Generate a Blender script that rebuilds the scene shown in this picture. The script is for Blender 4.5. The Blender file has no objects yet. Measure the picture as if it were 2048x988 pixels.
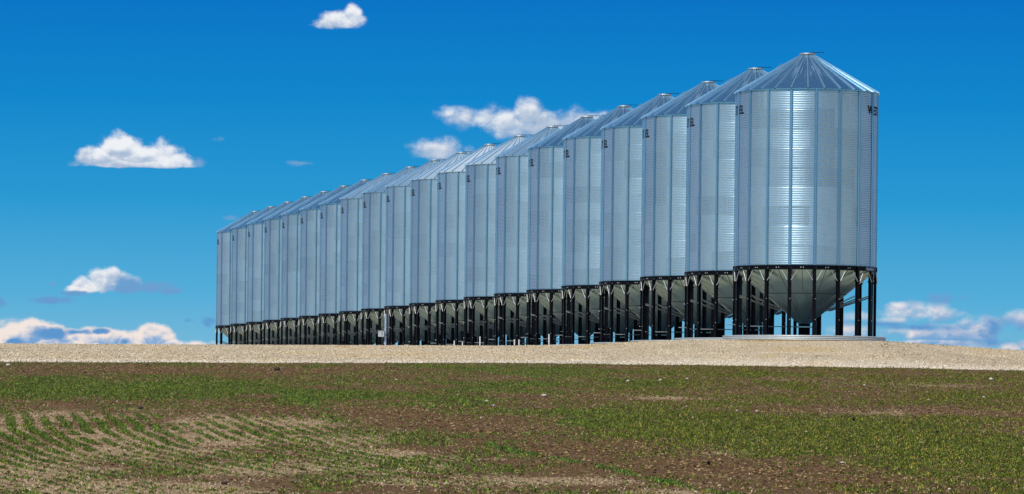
import bpy, math, random
import numpy as np
from mathutils import Matrix, Vector

random.seed(7)
rng = np.random.default_rng(11)
scene = bpy.context.scene
col = scene.collection
R_ = math.radians
EYE = 1.6                      # camera height above the ground it stands on

# ------------------------------------------------------------------ camera
cam_d = bpy.data.cameras.new('camera')
cam = bpy.data.objects.new('camera', cam_d)
col.objects.link(cam)
cam_d.sensor_width = 36.0
cam_d.lens = 8077.5 / 2048 * 36.0
cam_d.shift_y = 0.18744
cam_d.clip_start = 0.5
cam_d.clip_end = 20000
cam.matrix_world = (Matrix.Translation((0, 0, EYE)) @
                    Matrix.Rotation(math.pi / 2 - 0.008617, 4, 'X') @
                    Matrix.Rotation(0.010744, 4, 'Z'))
scene.camera = cam

# ------------------------------------------------------------------ sun, exposure
SUN_EL, SUN_AZ = R_(54), R_(211)          # azimuth clockwise from +Y (behind the camera, a little to its left)
sun_d = bpy.data.lights.new('sun', 'SUN')
sun_d.energy = 4.4
sun_d.angle = R_(0.5)
sun_d.color = (1.0, 0.955, 0.89)
sun = bpy.data.objects.new('sun', sun_d)
col.objects.link(sun)
sdir = Vector((math.sin(SUN_AZ) * math.cos(SUN_EL), math.cos(SUN_AZ) * math.cos(SUN_EL), math.sin(SUN_EL)))
sun.rotation_euler = sdir.to_track_quat('Z', 'Y').to_euler()
sun.location = sdir * 300
vs = scene.view_settings
vs.view_transform = 'Standard'
vs.look = 'None'
vs.exposure = 0.0
vs.gamma = 1.0
vs.use_curve_mapping = False


def lin(r, g, b, a=1.0):
    f = lambda c: (c / 255 / 12.92) if c / 255 <= 0.04045 else ((c / 255 + 0.055) / 1.055) ** 2.4
    return (f(r), f(g), f(b), a)


# cumulus clouds as lobes on the sky: (tan azimuth, tan elevation of the base, half width, height up, depth below, strength)
CLOUDS = [(-0.09217, 0.05943, 0.00569, 0.00421, 0.00149, 1), (-0.09591, 0.06124, 0.00569, 0.00421, 0.00272, 1), (-0.09558, 0.02809, 0.00421, 0.00248, 0.00173, 0.6), (-0.10053, 0.02816, 0.00743, 0.00322, 0.00173, 0.75), (-0.01982, 0.06268, 0.00693, 0.00322, 0.00272, 0.75), (-0.0161, 0.06173, 0.00619, 0.00272, 0.00272, 0.6), (0.00363, 0.06849, 0.01114, 0.00371, 0.00371, 0.7), (0.09819, 0.02312, 0.01114, 0.00272, 0.00198, 0.6), (0.10814, 0.0189, 0.01362, 0.00272, 0.00322, 0.5), (0.11556, 0.01959, 0.00743, 0.00347, 0.00322, 0.6), (-0.12331, 0.01641, 0.00619, 0.00371, 0.00495, 1.0), (-0.08865, 0.01592, 0.00557, 0.00322, 0.00371, 1.0), (-0.11214, 0.01344, 0.01857, 0.00371, 0.00248, 1.0), (-0.10207, 0.05907, 0.00718, 0.00371, 0.00149, 1), (-0.09838, 0.06084, 0.0052, 0.00545, 0.00198, 1), (-0.09653, 0.06185, 0.00371, 0.00446, 0.00223, 1), (-0.09341, 0.05966, 0.00743, 0.00396, 0.00198, 1), (-0.08785, 0.05972, 0.00644, 0.0047, 0.00173, 1), (-0.08474, 0.05876, 0.00594, 0.00322, 0.00111, 1), (-0.09897, 0.05812, 0.01052, 0.00248, 0.00087, 0.9), (-0.08907, 0.0581, 0.01052, 0.00223, 0.00074, 0.9), (-0.04711, 0.09329, 0.00396, 0.00198, 0.00111, 0.75), (-0.04427, 0.09382, 0.00495, 0.00322, 0.00149, 0.8), (-0.04045, 0.09485, 0.00272, 0.00396, 0.00223, 0.9), (-0.04242, 0.09359, 0.00446, 0.00322, 0.00149, 0.8), (-0.01682, 0.07161, 0.00396, 0.00248, 0.00173, 0.75), (-0.00877, 0.07021, 0.00743, 0.00371, 0.00272, 0.75), (-0.00257, 0.06904, 0.00768, 0.00446, 0.00297, 0.85), (0.00298, 0.07133, 0.00446, 0.0047, 0.00371, 1), (0.00733, 0.06915, 0.00594, 0.00396, 0.00347, 0.9), (0.01475, 0.07, 0.0082, 0.0038, 0.0034, 0.72), (0.0205, 0.0695, 0.0062, 0.003, 0.003, 0.62), (-0.0125, 0.0708, 0.0062, 0.0030, 0.0024, 0.8), (-7e-05, 0.06722, 0.00743, 0.00248, 0.00198, 0.7), (0.01106, 0.06771, 0.00619, 0.00223, 0.00198, 0.7), (-0.02106, 0.06316, 0.00569, 0.00248, 0.00198, 0.62), (-0.01858, 0.06244, 0.00421, 0.00297, 0.00223, 0.75), (-0.01115, 0.06215, 0.00371, 0.00198, 0.00173, 0.5), (-0.10486, 0.02787, 0.00495, 0.00297, 0.00149, 0.9), (-0.10239, 0.02864, 0.00446, 0.00396, 0.00198, 1.0), (-0.09968, 0.02966, 0.00272, 0.00297, 0.00198, 1.0), (-0.10671, 0.02711, 0.00421, 0.00173, 0.00099, 0.8), (-0.11959, 0.01558, 0.00743, 0.00446, 0.00495, 1.0), (-0.11526, 0.01612, 0.00495, 0.00322, 0.00495, 0.9), (-0.12577, 0.01453, 0.00495, 0.00297, 0.00371, 1.0), (-0.10598, 0.01573, 0.00743, 0.00248, 0.00495, 1.0), (-0.10041, 0.01604, 0.00619, 0.00198, 0.00495, 1.0), (-0.08988, 0.01541, 0.00421, 0.00223, 0.00371, 1.0), (-0.09358, 0.01438, 0.00743, 0.00297, 0.00248, 1.0), (-0.08491, 0.01398, 0.00495, 0.00149, 0.00248, 0.7), (-0.11092, 0.01469, 0.00743, 0.00223, 0.00371, 0.9), (-0.0781, 0.0138, 0.00743, 0.00099, 0.00124, 0.4), (0.09508, 0.02457, 0.00421, 0.00198, 0.00087, 0.9), (0.10189, 0.02366, 0.00644, 0.00322, 0.00223, 0.75), (0.10561, 0.02345, 0.00545, 0.00322, 0.00248, 0.75), (0.09573, 0.02186, 0.00743, 0.00272, 0.00149, 0.55), (0.09947, 0.0188, 0.01238, 0.00173, 0.00223, 0.6), (0.11431, 0.02057, 0.00619, 0.00198, 0.00272, 0.7), (0.11619, 0.01861, 0.00421, 0.00248, 0.00248, 0.65), (0.12605, 0.02218, 0.00495, 0.00272, 0.00223, 0.65), (0.12303, 0.01534, 0.00371, 0.00173, 0.00173, 0.9), (0.08582, 0.02225, 0.00495, 0.00173, 0.00124, 0.5), (0.08338, 0.01925, 0.00743, 0.00223, 0.00223, 0.5), (0.12798, 0.01602, 0.00495, 0.00173, 0.00173, 0.6), (0.10817, 0.0158, 0.01857, 0.00198, 0.00198, 0.45)]
WISPS = [(-0.11526, 0.01612, 0.00545, 0.00223, 0.00198, 0.85), (-0.10784, 0.0167, 0.00421, 0.00111, 0.00099, 0.75), (-0.10166, 0.01701, 0.00347, 0.00087, 0.00087, 0.65), (-0.09631, 0.01435, 0.00223, 0.00149, 0.00149, 0.75), (-0.12329, 0.01406, 0.00322, 0.00124, 0.00124, 0.6), (-0.09619, 0.02747, 0.00768, 0.00198, 0.00173, 0.8), (-0.10856, 0.02634, 0.00495, 0.00062, 0.00074, 0.5), (-0.09, 0.02778, 0.00619, 0.00297, 0.00198, 0.8), (-0.09496, 0.02822, 0.00619, 0.00272, 0.00223, 0.8), (-0.08505, 0.02709, 0.00495, 0.00124, 0.00124, 0.75), (-0.11473, 0.02455, 0.00681, 0.00111, 0.00149, 0.7), (-0.05257, 0.05911, 0.00594, 0.00074, 0.00087, 0.45), (-0.07243, 0.06471, 0.00223, 0.00099, 0.00087, 0.35), (-0.08101, 0.01983, 0.00173, 0.00087, 0.00099, 0.5), (-0.07507, 0.02002, 0.00223, 0.00173, 0.00173, 0.45), (-0.07638, 0.02743, 0.00272, 0.00074, 0.00074, 0.4), (-0.11377, 0.02852, 0.00198, 0.00087, 0.00087, 0.4), (-0.07856, 0.05883, 0.00198, 0.00198, 0.00124, 0.5), (-0.10887, 0.05863, 0.00248, 0.00124, 0.00124, 0.5), (0.1007, 0.02005, 0.01609, 0.00173, 0.00124, 0.5), (0.10557, 0.02691, 0.00867, 0.00198, 0.00248, 0.35), (0.11927, 0.01963, 0.00867, 0.00371, 0.00371, 0.35), (-0.1271, 0.02441, 0.00173, 0.00198, 0.00198, 0.4), (-0.06976, 0.04544, 0.00272, 0.00099, 0.00074, 0.3), (0.09326, 0.02084, 0.01486, 0.00099, 0.00099, 0.4), (0.12054, 0.01655, 0.0099, 0.00173, 0.00173, 0.35)]

# ------------------------------------------------------------------ world: sky and clouds
world = bpy.data.worlds.new('World')
scene.world = world
world.use_nodes = True
SKY_STRENGTH = 0.1


class NT:
    """small helper for wiring node trees"""
    def __init__(self, tree):
        self.t = tree

    def n(self, kind, **kw):
        nd = self.t.nodes.new(kind)
        for k, v in kw.items():
            setattr(nd, k, v)
        return nd

    def put(self, sock, val):
        if isinstance(val, bpy.types.NodeSocket):
            self.t.links.new(val, sock)
        elif val is not None:
            sock.default_value = val[:3] if sock.type == 'VECTOR' else val

    def m(self, op, a, b=None, c=None, clamp=False):
        nd = self.n('ShaderNodeMath', operation=op)
        nd.use_clamp = clamp
        for i, v in enumerate((a, b, c)):
            self.put(nd.inputs[i], v)
        return nd.outputs[0]

    def vm(self, op, a, b=None, c=None, scale=None):
        nd = self.n('ShaderNodeVectorMath', operation=op)
        for i, v in enumerate((a, b, c)):
            if v is not None:
                self.put(nd.inputs[i], v)
        if scale is not None:
            self.put(nd.inputs['Scale'], scale)
        return nd.outputs['Value'] if op in ('LENGTH', 'DOT_PRODUCT', 'DISTANCE') else nd.outputs[0]

    def sep(self, v):
        nd = self.n('ShaderNodeSeparateXYZ')
        self.put(nd.inputs[0], v)
        return nd.outputs

    def comb(self, x, y, z):
        nd = self.n('ShaderNodeCombineXYZ')
        for i, v in enumerate((x, y, z)):
            self.put(nd.inputs[i], v)
        return nd.outputs[0]

    def ss(self, v, a, b):
        nd = self.n('ShaderNodeMapRange', interpolation_type='SMOOTHSTEP')
        self.put(nd.inputs['Value'], v)
        self.put(nd.inputs['From Min'], a)
        self.put(nd.inputs['From Max'], b)
        return nd.outputs[0]

    def mix(self, f, a, b, blend='MIX'):
        nd = self.n('ShaderNodeMix', data_type='RGBA', blend_type=blend)
        self.put(nd.inputs[0], f)
        self.put(nd.inputs[6], a)
        self.put(nd.inputs[7], b)
        return nd.outputs[2]

    def fmix(self, f, a, b):
        nd = self.n('ShaderNodeMix', data_type='FLOAT')
        self.put(nd.inputs[0], f)
        self.put(nd.inputs[2], a)
        self.put(nd.inputs[3], b)
        return nd.outputs[0]

    def noise(self, vec, scale, detail=4, rough=0.55, dims='3D'):
        nd = self.n('ShaderNodeTexNoise', noise_dimensions=dims)
        if vec is not None:
            self.put(nd.inputs['Vector'], vec)
        nd.inputs['Scale'].default_value = scale
        nd.inputs['Detail'].default_value = detail
        nd.inputs['Roughness'].default_value = rough
        return nd.outputs[0]

    def ramp(self, v, stops):
        nd = self.n('ShaderNodeValToRGB')
        self.put(nd.inputs[0], v)
        e = nd.color_ramp.elements
        while len(e) < len(stops):
            e.new(0.5)
        for el, (p, c) in zip(e, stops):
            el.position = p
            el.color = c
        return nd.outputs[0]


wt = world.node_tree
wt.nodes.clear()
W = NT(wt)
out = W.n('ShaderNodeOutputWorld')
bg = W.n('ShaderNodeBackground')
bg.inputs['Strength'].default_value = SKY_STRENGTH
wt.links.new(bg.outputs[0], out.inputs[0])
sky = W.n('ShaderNodeTexSky', sky_type='NISHITA')
sky.sun_disc = False
sky.sun_elevation = SUN_EL
sky.sun_rotation = SUN_AZ
sky.altitude = 900
sky.air_density = 1.0
sky.dust_density = 0.4
sky.ozone_density = 2.0
tc = W.n('ShaderNodeTexCoord')
gen = tc.outputs['Generated']
dx, dy, dz = W.sep(gen)[:3]
# deep polarised blue low over the horizon the photograph looks at
grad = W.ramp(W.m('MULTIPLY', dz, 5.0, clamp=True), [
    (0.0, lin(134, 190, 216)), (0.08, lin(112, 182, 217)), (0.13, lin(86, 174, 217)), (0.25, lin(42, 153, 210)),
    (0.375, lin(18, 134, 204)), (0.5, lin(11, 116, 197)), (1.0, lin(8, 98, 182))])
gradS = W.vm('SCALE', grad, scale=1.0 / SKY_STRENGTH)
front = W.m('MULTIPLY', W.ss(dy, -0.2, 0.6), W.m('SUBTRACT', 1.0, W.ss(dz, 0.16, 0.6)))
deep = W.mix(1.0, sky.outputs[0], W.mix(W.ss(dz, 0.0, 0.35), (0.48, 0.92, 1.12, 1), (0.34, 0.84, 1.08, 1)), 'MULTIPLY')
base = W.mix(front, deep, gradS)
yy_ = W.m('MAXIMUM', dy, 0.05)
u = W.m('DIVIDE', dx, yy_)
v = W.m('DIVIDE', dz, yy_)
p3 = W.comb(u, v, W.m('MULTIPLY', v, -1.0))
nv = W.comb(u, W.m('MULTIPLY', v, 1.35), 0.0)
n1 = W.noise(nv, 150, 8, 0.57, '2D')
nv2 = W.vm('ADD', nv, (-0.0007, 0.0016, 0.0))
n2 = W.noise(nv2, 150, 5, 0.5, '2D')
nbig = W.noise(nv, 80, 3, 0.5, '2D')


def lobes(L, first=None):
    # every few lobes wait for the ones before, which keeps the shader's stack small
    D = None
    Hh = None
    pg = p3 if first is None else W.vm('MULTIPLY_ADD', first, (1e-9, 1e-9, 1e-9), p3)
    for i, (cu, cv, rx, hu, hd, w) in enumerate(L):
        if i and i % 5 == 0:
            pg = W.vm('MULTIPLY_ADD', D, (1e-9, 1e-9, 1e-9), p3)
        q = W.vm('MULTIPLY_ADD', pg, (1 / rx, 1 / hu, 1 / hd), (-cu / rx, -cv / hu, cv / hd))
        qx, qu, qd = W.sep(q)[:3]
        mm = W.m('MAXIMUM', qu, qd)
        r = W.m('SQRT', W.m('MULTIPLY_ADD', mm, mm, W.m('MULTIPLY', qx, qx)))
        val = W.m('MULTIPLY_ADD', r, -w, w)
        if D is None:
            D, Hh = val, qu
        else:
            gt = W.m('GREATER_THAN', val, D)
            Hh = W.fmix(gt, Hh, qu)
            D = W.m('MAXIMUM', D, val)
    return D, Hh


D1, H1 = lobes(CLOUDS)
D2, H2 = lobes(WISPS, D1)
ahead = W.m('GREATER_THAN', dy, 0.06)
nn = W.m('MULTIPLY_ADD', n1, 1.15, -0.50)
nb = W.m('MULTIPLY_ADD', nbig, 0.5, -0.22)
den = W.m('ADD', D1, W.m('ADD', nn, nb))
soft = W.ss(u, -0.036, -0.026)
a1 = W.m('MULTIPLY', W.ss(den, 0.0, W.m('MULTIPLY_ADD', soft, 0.25, 0.48)), ahead)
a1 = W.m('MULTIPLY', a1, W.ss(D1, -0.45, 0.05))
den2 = W.m('ADD', D2, W.m('MULTIPLY_ADD', n1, 1.3, -0.65))
a2 = W.m('MULTIPLY', W.m('MULTIPLY', W.ss(den2, 0.0, 0.5), ahead), 1.0)
a2 = W.m('MULTIPLY', a2, W.ss(D2, -0.4, 0.05))
low = W.m('SUBTRACT', 1.0, W.ss(v, 0.016, 0.034))
emb = W.m('MULTIPLY', W.m('SUBTRACT', n1, n2), 1.5)
lit = W.m('ADD', W.m('MULTIPLY_ADD', H1, 0.46, W.m('MULTIPLY_ADD', low, 0.22, 0.34)), emb)
lit = W.m('ADD', lit, W.m('MULTIPLY', W.m('SUBTRACT', 0.55, nbig), 1.3), clamp=True)
lit = W.m('MULTIPLY', lit, W.m('MULTIPLY_ADD', soft, -0.30, 1.0))
shade_c = W.mix(low, lin(168, 188, 214), lin(118, 165, 212))
top_c = W.mix(low, lin(238, 241, 246), lin(242, 229, 222))
ccol = W.mix(W.ss(lit, 0.05, 0.85), shade_c, top_c)
wcol = W.mix(low, lin(112, 162, 208), lin(92, 150, 205))
c_ = W.mix(a1, base, W.vm('SCALE', ccol, scale=1.0 / SKY_STRENGTH))
c_ = W.mix(a2, c_, W.vm('SCALE', wcol, scale=1.0 / SKY_STRENGTH))
# unseen clouds added behind the camera to vary the reflections on the bins
zz = W.m('MAXIMUM', dz, 0.03)
pl = W.comb(W.m('DIVIDE', dx, zz), W.m('DIVIDE', dy, zz), 0.0)
ng = W.noise(pl, 0.55, 6, 0.55, '2D')
ag = W.m('MULTIPLY', W.ss(ng, 0.56, 0.68), W.m('MULTIPLY', W.ss(dz, 0.03, 0.15), W.ss(dy, 0.1, -0.3)))
c_ = W.mix(ag, c_, W.vm('SCALE', lin(225, 228, 235), scale=0.95 / SKY_STRENGTH))
wt.links.new(c_, bg.inputs['Color'])
world.cycles.sampling_method = 'MANUAL'
world.cycles.sample_map_resolution = 512

# ------------------------------------------------------------------ materials
def new_mat(name):
    m = bpy.data.materials.new(name)
    m.use_nodes = True
    t = m.node_tree
    b = t.nodes['Principled BSDF']
    return m, NT(t), b


def galvanised(name, base, rough, metallic, sheet=False, streak=False):
    m, N, b = new_mat(name)
    tc = N.n('ShaderNodeTexCoord').outputs['Object']
    spangle = N.noise(tc, 9.0, 5, 0.7)
    stain = N.noise(N.vm('MULTIPLY', tc, (1.3, 1.3, 0.25)), 1.6, 4, 0.6)
    oi = N.n('ShaderNodeObjectInfo')
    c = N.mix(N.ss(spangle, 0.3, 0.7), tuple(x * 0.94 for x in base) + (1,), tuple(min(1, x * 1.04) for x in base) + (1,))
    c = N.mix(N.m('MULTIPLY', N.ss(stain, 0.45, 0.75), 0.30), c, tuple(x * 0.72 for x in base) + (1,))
    r = N.m('MULTIPLY_ADD', spangle, 0.08, rough - 0.04)
    if sheet:
        x, y, z = N.sep(tc)[:3]
        ang = N.m('ARCTAN2', x, N.m('MULTIPLY', y, -1.0))
        row = N.m('FLOOR', N.m('DIVIDE', N.m('SUBTRACT', z, 4.31), 1.126))
        stag = N.m('MULTIPLY', N.m('MODULO', row, 2.0), 0.349)
        sec = N.m('FLOOR', N.m('DIVIDE', N.m('ADD', N.m('ADD', ang, stag), 7.0), 0.698))
        wn = N.n('ShaderNodeTexWhiteNoise', noise_dimensions='3D')
        N.put(wn.inputs[0], N.comb(sec, row, N.m('MULTIPLY', oi.outputs['Random'], 50.0)))
        wv = wn.outputs[0]
        c = N.mix(1.0, c, N.comb(*[N.m('MULTIPLY_ADD', wv, 0.12, N.m('MULTIPLY_ADD', oi.outputs['Random'], 0.10, 0.89))] * 3), 'MULTIPLY')
        r = N.m('ADD', r, N.m('MULTIPLY_ADD', wv, 0.06, -0.03))
        # bolted end laps of the sheets, on every other ring in turn
        fr = N.m('FRACT', N.m('DIVIDE', N.m('ADD', N.m('ADD', ang, stag), 6.9813 - 0.2374), 0.69813))
        near = N.m('LESS_THAN', N.m('ABSOLUTE', N.m('SUBTRACT', fr, 0.5)), 0.011)
        bolt = N.m('GREATER_THAN', N.noise(N.comb(0.0, 0.0, z), 9.0, 2), 0.42)
        near = N.m('MULTIPLY', near, bolt)
        c = N.mix(N.m('MULTIPLY', near, 0.22), c, (0.80, 0.82, 0.80, 1))
    if streak:
        x, y, z = N.sep(tc)[:3]
        ang = N.m('ARCTAN2', x, y)
        sv = N.noise(N.comb(N.m('MULTIPLY', ang, 26.0), N.m('MULTIPLY', z, 0.8), 0.0), 1.0, 4, 0.65)
        f = N.m('MULTIPLY', N.ss(sv, 0.50, 0.70), N.ss(z, 14.6, 16.5))
        c = N.mix(N.m('MULTIPLY', f, 0.8), c, (0.75, 0.76, 0.77, 1))
        mt = N.m('MULTIPLY_ADD', f, -0.5, metallic)
        # lower object alpha turns the roof paler, rougher and less metallic
        al = N.m('SUBTRACT', 1.0, oi.outputs['Alpha'])
        c = N.mix(al, c, (0.66, 0.72, 0.76, 1))
        mt = N.m('MULTIPLY', mt, N.m('MULTIPLY_ADD', al, -0.55, 1.0))
        N.put(b.inputs['Metallic'], mt)
        r = N.m('ADD', r, N.m('MULTIPLY', al, 0.15))
    else:
        b.inputs['Metallic'].default_value = metallic
    N.put(b.inputs['Base Color'], c)
    N.put(b.inputs['Roughness'], r)
    return m


def plain(name, base, rough, metallic=0.0, var=0.25, scale=5.0):
    m, N, b = new_mat(name)
    tc = N.n('ShaderNodeTexCoord').outputs['Object']
    nz = N.noise(tc, scale, 5, 0.65)
    c = N.mix(nz, tuple(x * (1 - var) for x in base) + (1,), tuple(x * (1 + var) for x in base) + (1,))
    N.put(b.inputs['Base Color'], c)
    N.put(b.inputs['Roughness'], N.m('MULTIPLY_ADD', nz, 0.2, rough - 0.1))
    b.inputs['Metallic'].default_value = metallic
    if max(base) < 0.02:
        b.inputs['Specular IOR Level'].default_value = 0.12
    return m


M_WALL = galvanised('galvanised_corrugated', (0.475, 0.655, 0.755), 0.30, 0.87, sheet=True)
M_STIFF = galvanised('galvanised_stiffener', (0.27, 0.46, 0.60), 0.36, 0.88)
M_RIB = galvanised('galvanised_rib', (0.44, 0.62, 0.72), 0.36, 0.82)
M_ROOF = galvanised('galvanised_roof', (0.32, 0.57, 0.72), 0.25, 0.92, streak=True)
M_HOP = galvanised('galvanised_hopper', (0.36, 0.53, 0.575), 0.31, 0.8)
M_ROD = galvanised('galvanised_rod', (0.52, 0.54, 0.54), 0.45, 0.6)
M_TIE = galvanised('shaded_rod', (0.26, 0.29, 0.30), 0.45, 0.6)  # rods under the bins, their shade put into a darker base colour
M_BLACK = plain('black_painted_steel', (0.0028, 0.0032, 0.006), 0.45, 0.0, 0.3, 3)
M_SEAM = plain('sealed_seam', (0.07, 0.085, 0.095), 0.6)
M_BAND = galvanised('galvanised_band', (0.64, 0.66, 0.66), 0.42, 0.5)
M_BOLT = plain('zinc_bolt', (0.62, 0.62, 0.6), 0.4, 0.5)
M_LETTER = plain('black_vinyl_letter', (0.012, 0.012, 0.014), 0.5, 0, 0.3)
M_LETTER_PALE = plain('pale_blue_vinyl_letter', (0.55, 0.62, 0.78), 0.5, 0, 0.2)
M_PLAQUE = plain('blue_plaque', (0.016, 0.028, 0.10), 0.4)
M_WHITEPIPE = plain('white_painted_pipe', (0.72, 0.72, 0.70), 0.5)
M_CAB = plain('grey_painted_cabinet', (0.40, 0.43, 0.46), 0.45)
M_CABPOST = plain('blue_grey_post', (0.30, 0.38, 0.52), 0.5)
M_PADFILL = plain('pad_concrete', (0.17, 0.155, 0.13), 0.9, 0, 0.2, 2)


def island_mat(name, stops, rough=0.9, spec=0.2, extra=None):
    m, N, b = new_mat(name)
    g = N.n('ShaderNodeNewGeometry')
    c = N.ramp(g.outputs['Random Per Island'], stops)
    if extra:
        at = N.n('ShaderNodeAttribute', attribute_name='tint')
        c = N.mix(1.0, c, at.outputs['Color'], 'MULTIPLY')
    N.put(b.inputs['Base Color'], c)
    b.inputs['Roughness'].default_value = rough
    b.inputs['Specular IOR Level'].default_value = spec
    return m


M_GRASS = island_mat('young_green_blades', [(0.0, (0.016, 0.040, 0.004, 1)), (0.45, (0.070, 0.145, 0.010, 1)),
                                            (0.8, (0.135, 0.230, 0.020, 1)), (1.0, (0.34, 0.33, 0.07, 1))], 0.7, 0.3, True)
M_STRAW = island_mat('dry_straw', [(0.0, (0.22, 0.13, 0.06, 1)), (0.5, (0.52, 0.38, 0.22, 1)), (1.0, (0.80, 0.67, 0.48, 1))], 0.8)
M_CLODS = island_mat('soil_clods', [(0.0, (0.030, 0.015, 0.006, 1)), (0.55, (0.135, 0.070, 0.027, 1)), (1.0, (0.40, 0.26, 0.13, 1))], 0.95)
M_GSTONE = island_mat('gravel_stones', [(0.0, (0.05, 0.036, 0.022, 1)), (0.3, (0.30, 0.225, 0.145, 1)), (0.6, (0.58, 0.475, 0.34, 1)),
                                        (0.85, (0.74, 0.645, 0.50, 1)), (1.0, (0.90, 0.84, 0.74, 1))], 0.9, 0.2, True)


def rock_mat(name, base):
    m, N, b = new_mat(name)
    tc = N.n('ShaderNodeTexCoord').outputs['Object']
    nz = N.noise(tc, 14, 5, 0.7)
    N.put(b.inputs['Base Color'], N.mix(nz, tuple(x * 0.6 for x in base) + (1,), tuple(min(1, x * 1.25) for x in base) + (1,)))
    b.inputs['Roughness'].default_value = 0.9
    return m


M_ROCK = rock_mat('pale_field_stone', (0.50, 0.44, 0.36))
M_TAN = rock_mat('tan_field_stone', (0.44, 0.32, 0.18))
M_DARK = rock_mat('dark_wet_clod', (0.040, 0.027, 0.019))

GREEN = [(-17.08, 142.9, 3.01, 15.6, 0.9), (-13.82, 135.3, 3.35, 11.4, 0.9), (-11.61, 145.4, 3.06, 13.1, 0.75), (-3.32, 184.2, 3.65, 8.2, 0.7), (-5.56, 138.1, 2.91, 6.5, 0.85), (-6.78, 128.9, 0.72, 10.3, 0.8), (1.65, 179.0, 5.54, 7.7, 0.5), (0.46, 148.5, 2.21, 7.6, 0.6), (2.95, 116.0, 3.16, 9.3, 0.9), (4.85, 104.2, 3.1, 10.7, 1.0), (8.38, 110.0, 3.54, 11.8, 0.95), (9.63, 97.7, 3.39, 12.3, 1.0), (11.11, 91.9, 1.71, 14.0, 0.9), (10.28, 175.0, 5.42, 7.4, 0.5), (12.42, 136.4, 3.38, 5.8, 0.6), (17.81, 164.5, 3.26, 6.5, 0.6), (5.71, 156.4, 2.9, 6.7, 0.6), (9.38, 141.6, 2.1, 4.8, 0.5), (-1.16, 125.5, 1.4, 6.5, 0.5), (6.52, 72.4, 2.69, 3.0, 0.4), (8.8, 76.7, 1.42, 5.1, 0.5), (17.31, 144.9, 2.15, 5.0, 0.5), (-10.7, 119.3, 1.77, 2.9, 0.4), (-9.59, 137.1, 1.02, 7.7, 0.5)]
BARE = [(-0.98, 106.2, 1.84, 8.6, 1.0), (1.89, 91.7, 2.61, 4.9, 1.0), (4.28, 81.0, 2.41, 4.7, 1.0), (6.08, 74.7, 1.48, 4.0, 0.8), (-7.24, 174.3, 4.1, 12.5, 0.8), (-16.87, 171.3, 5.51, 9.1, 0.7), (-2.86, 118.7, 2.2, 6.8, 0.7), (-6.8, 118.2, 2.2, 5.8, 0.6), (2.1, 135.4, 3.02, 5.0, 0.5), (13.32, 122.9, 3.65, 4.7, 0.7), (9.14, 124.0, 1.84, 4.2, 0.5), (14.68, 147.3, 3.65, 4.5, 0.4), (-9.1, 123.6, 3.06, 3.1, 0.7), (-13.67, 123.4, 2.29, 2.6, 0.6)]
STRAW = [(-6.06, 105.4, 0.78, 3.1, 0.9), (-3.94, 95.3, 1.06, 2.6, 0.9), (-2.66, 88.0, 0.98, 2.0, 0.9), (-5.39, 107.6, 0.8, 4.0, 0.6), (-8.48, 71.1, 1.32, 5.5, 1.0), (-6.35, 67.2, 1.83, 3.4, 1.0), (-3.71, 78.2, 2.13, 3.1, 0.8), (-1.82, 72.4, 2.24, 2.5, 0.6), (1.16, 74.1, 1.56, 2.3, 0.8), (2.36, 68.8, 1.02, 1.5, 0.7), (-0.14, 85.1, 1.05, 1.6, 0.7), (12.06, 122.5, 3.03, 3.6, 0.6), (5.14, 136.0, 3.37, 3.2, 0.5), (-6.95, 101.3, 1.88, 9.0, 0.6), (-8.94, 87.7, 2.71, 14.7, 0.55), (-5.56, 85.8, 2.12, 8.4, 0.6), (9.7, 165.1, 5.11, 3.7, 0.3), (-13.04, 109.2, 1.08, 5.8, 0.7), (-10.55, 110.0, 2.72, 6.7, 0.5), (16.29, 159.5, 2.96, 3.5, 0.4), (4.42, 90.0, 1.34, 2.1, 0.5)]
STRIP = [(-2.91, 106.78), (-1.83, 100.38), (-1.18, 98.15), (-0.54, 93.46), (-0.01, 89.09), (1.38, 83.63), (2.24, 77.63), (3.0, 72.86), (3.8, 68.71)]
STRIPB = [(-8.2, 142.49), (-6.54, 127.29), (-5.58, 118.68), (-4.58, 105.85)]
ROCK = [(-22.08, 176.78, 0.22), (-12.19, 124.55, 0.08), (-11.56, 105.96, 0.07), (-11.33, 134.41, 0.07), (-4.55, 157.81, 0.14), (-0.82, 128.7, 0.14), (-0.58, 124.6, 0.09), (-0.87, 112.45, 0.08), (-3.13, 90.06, 0.12), (4.55, 159.17, 0.16), (5.91, 161.55, 0.16), (7.09, 164.24, 0.16), (1.08, 136.3, 0.22), (5.42, 125.75, 0.08), (6.84, 126.28, 0.09), (7.35, 121.32, 0.11), (5.14, 114.92, 0.07), (6.77, 121.76, 0.09), (3.7, 71.84, 0.09), (20.03, 169.12, 0.23), (16.39, 140.51, 0.12), (14.05, 136.45, 0.1), (13.65, 156.68, 0.12), (7.57, 103.97, 0.09), (9.85, 97.09, 0.12), (6.93, 84.62, 0.12), (8.53, 75.18, 0.07), (7.76, 71.58, 0.07)]
CLOD = [(-16.44, 181.6, 0.18), (-17.44, 164.87, 0.14), (-10.83, 117.77, 0.17), (-5.01, 70.44, 0.12), (-10.15, 173.81, 0.3), (4.02, 82.5, 0.12), (9.58, 113.33, 0.15), (10.95, 104.09, 0.12)]

# ------------------------------------------------------------------ object helpers
def tag(o, label=None, cat=None, group=None, kind=None):
    if label: o['label'] = label
    if cat: o['category'] = cat
    if group: o['group'] = group
    if kind: o['kind'] = kind
    return o


def empty(name, loc):
    o = bpy.data.objects.new(name, None)
    o.empty_display_size = 0.5
    o.location = loc
    col.objects.link(o)
    return o


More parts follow.
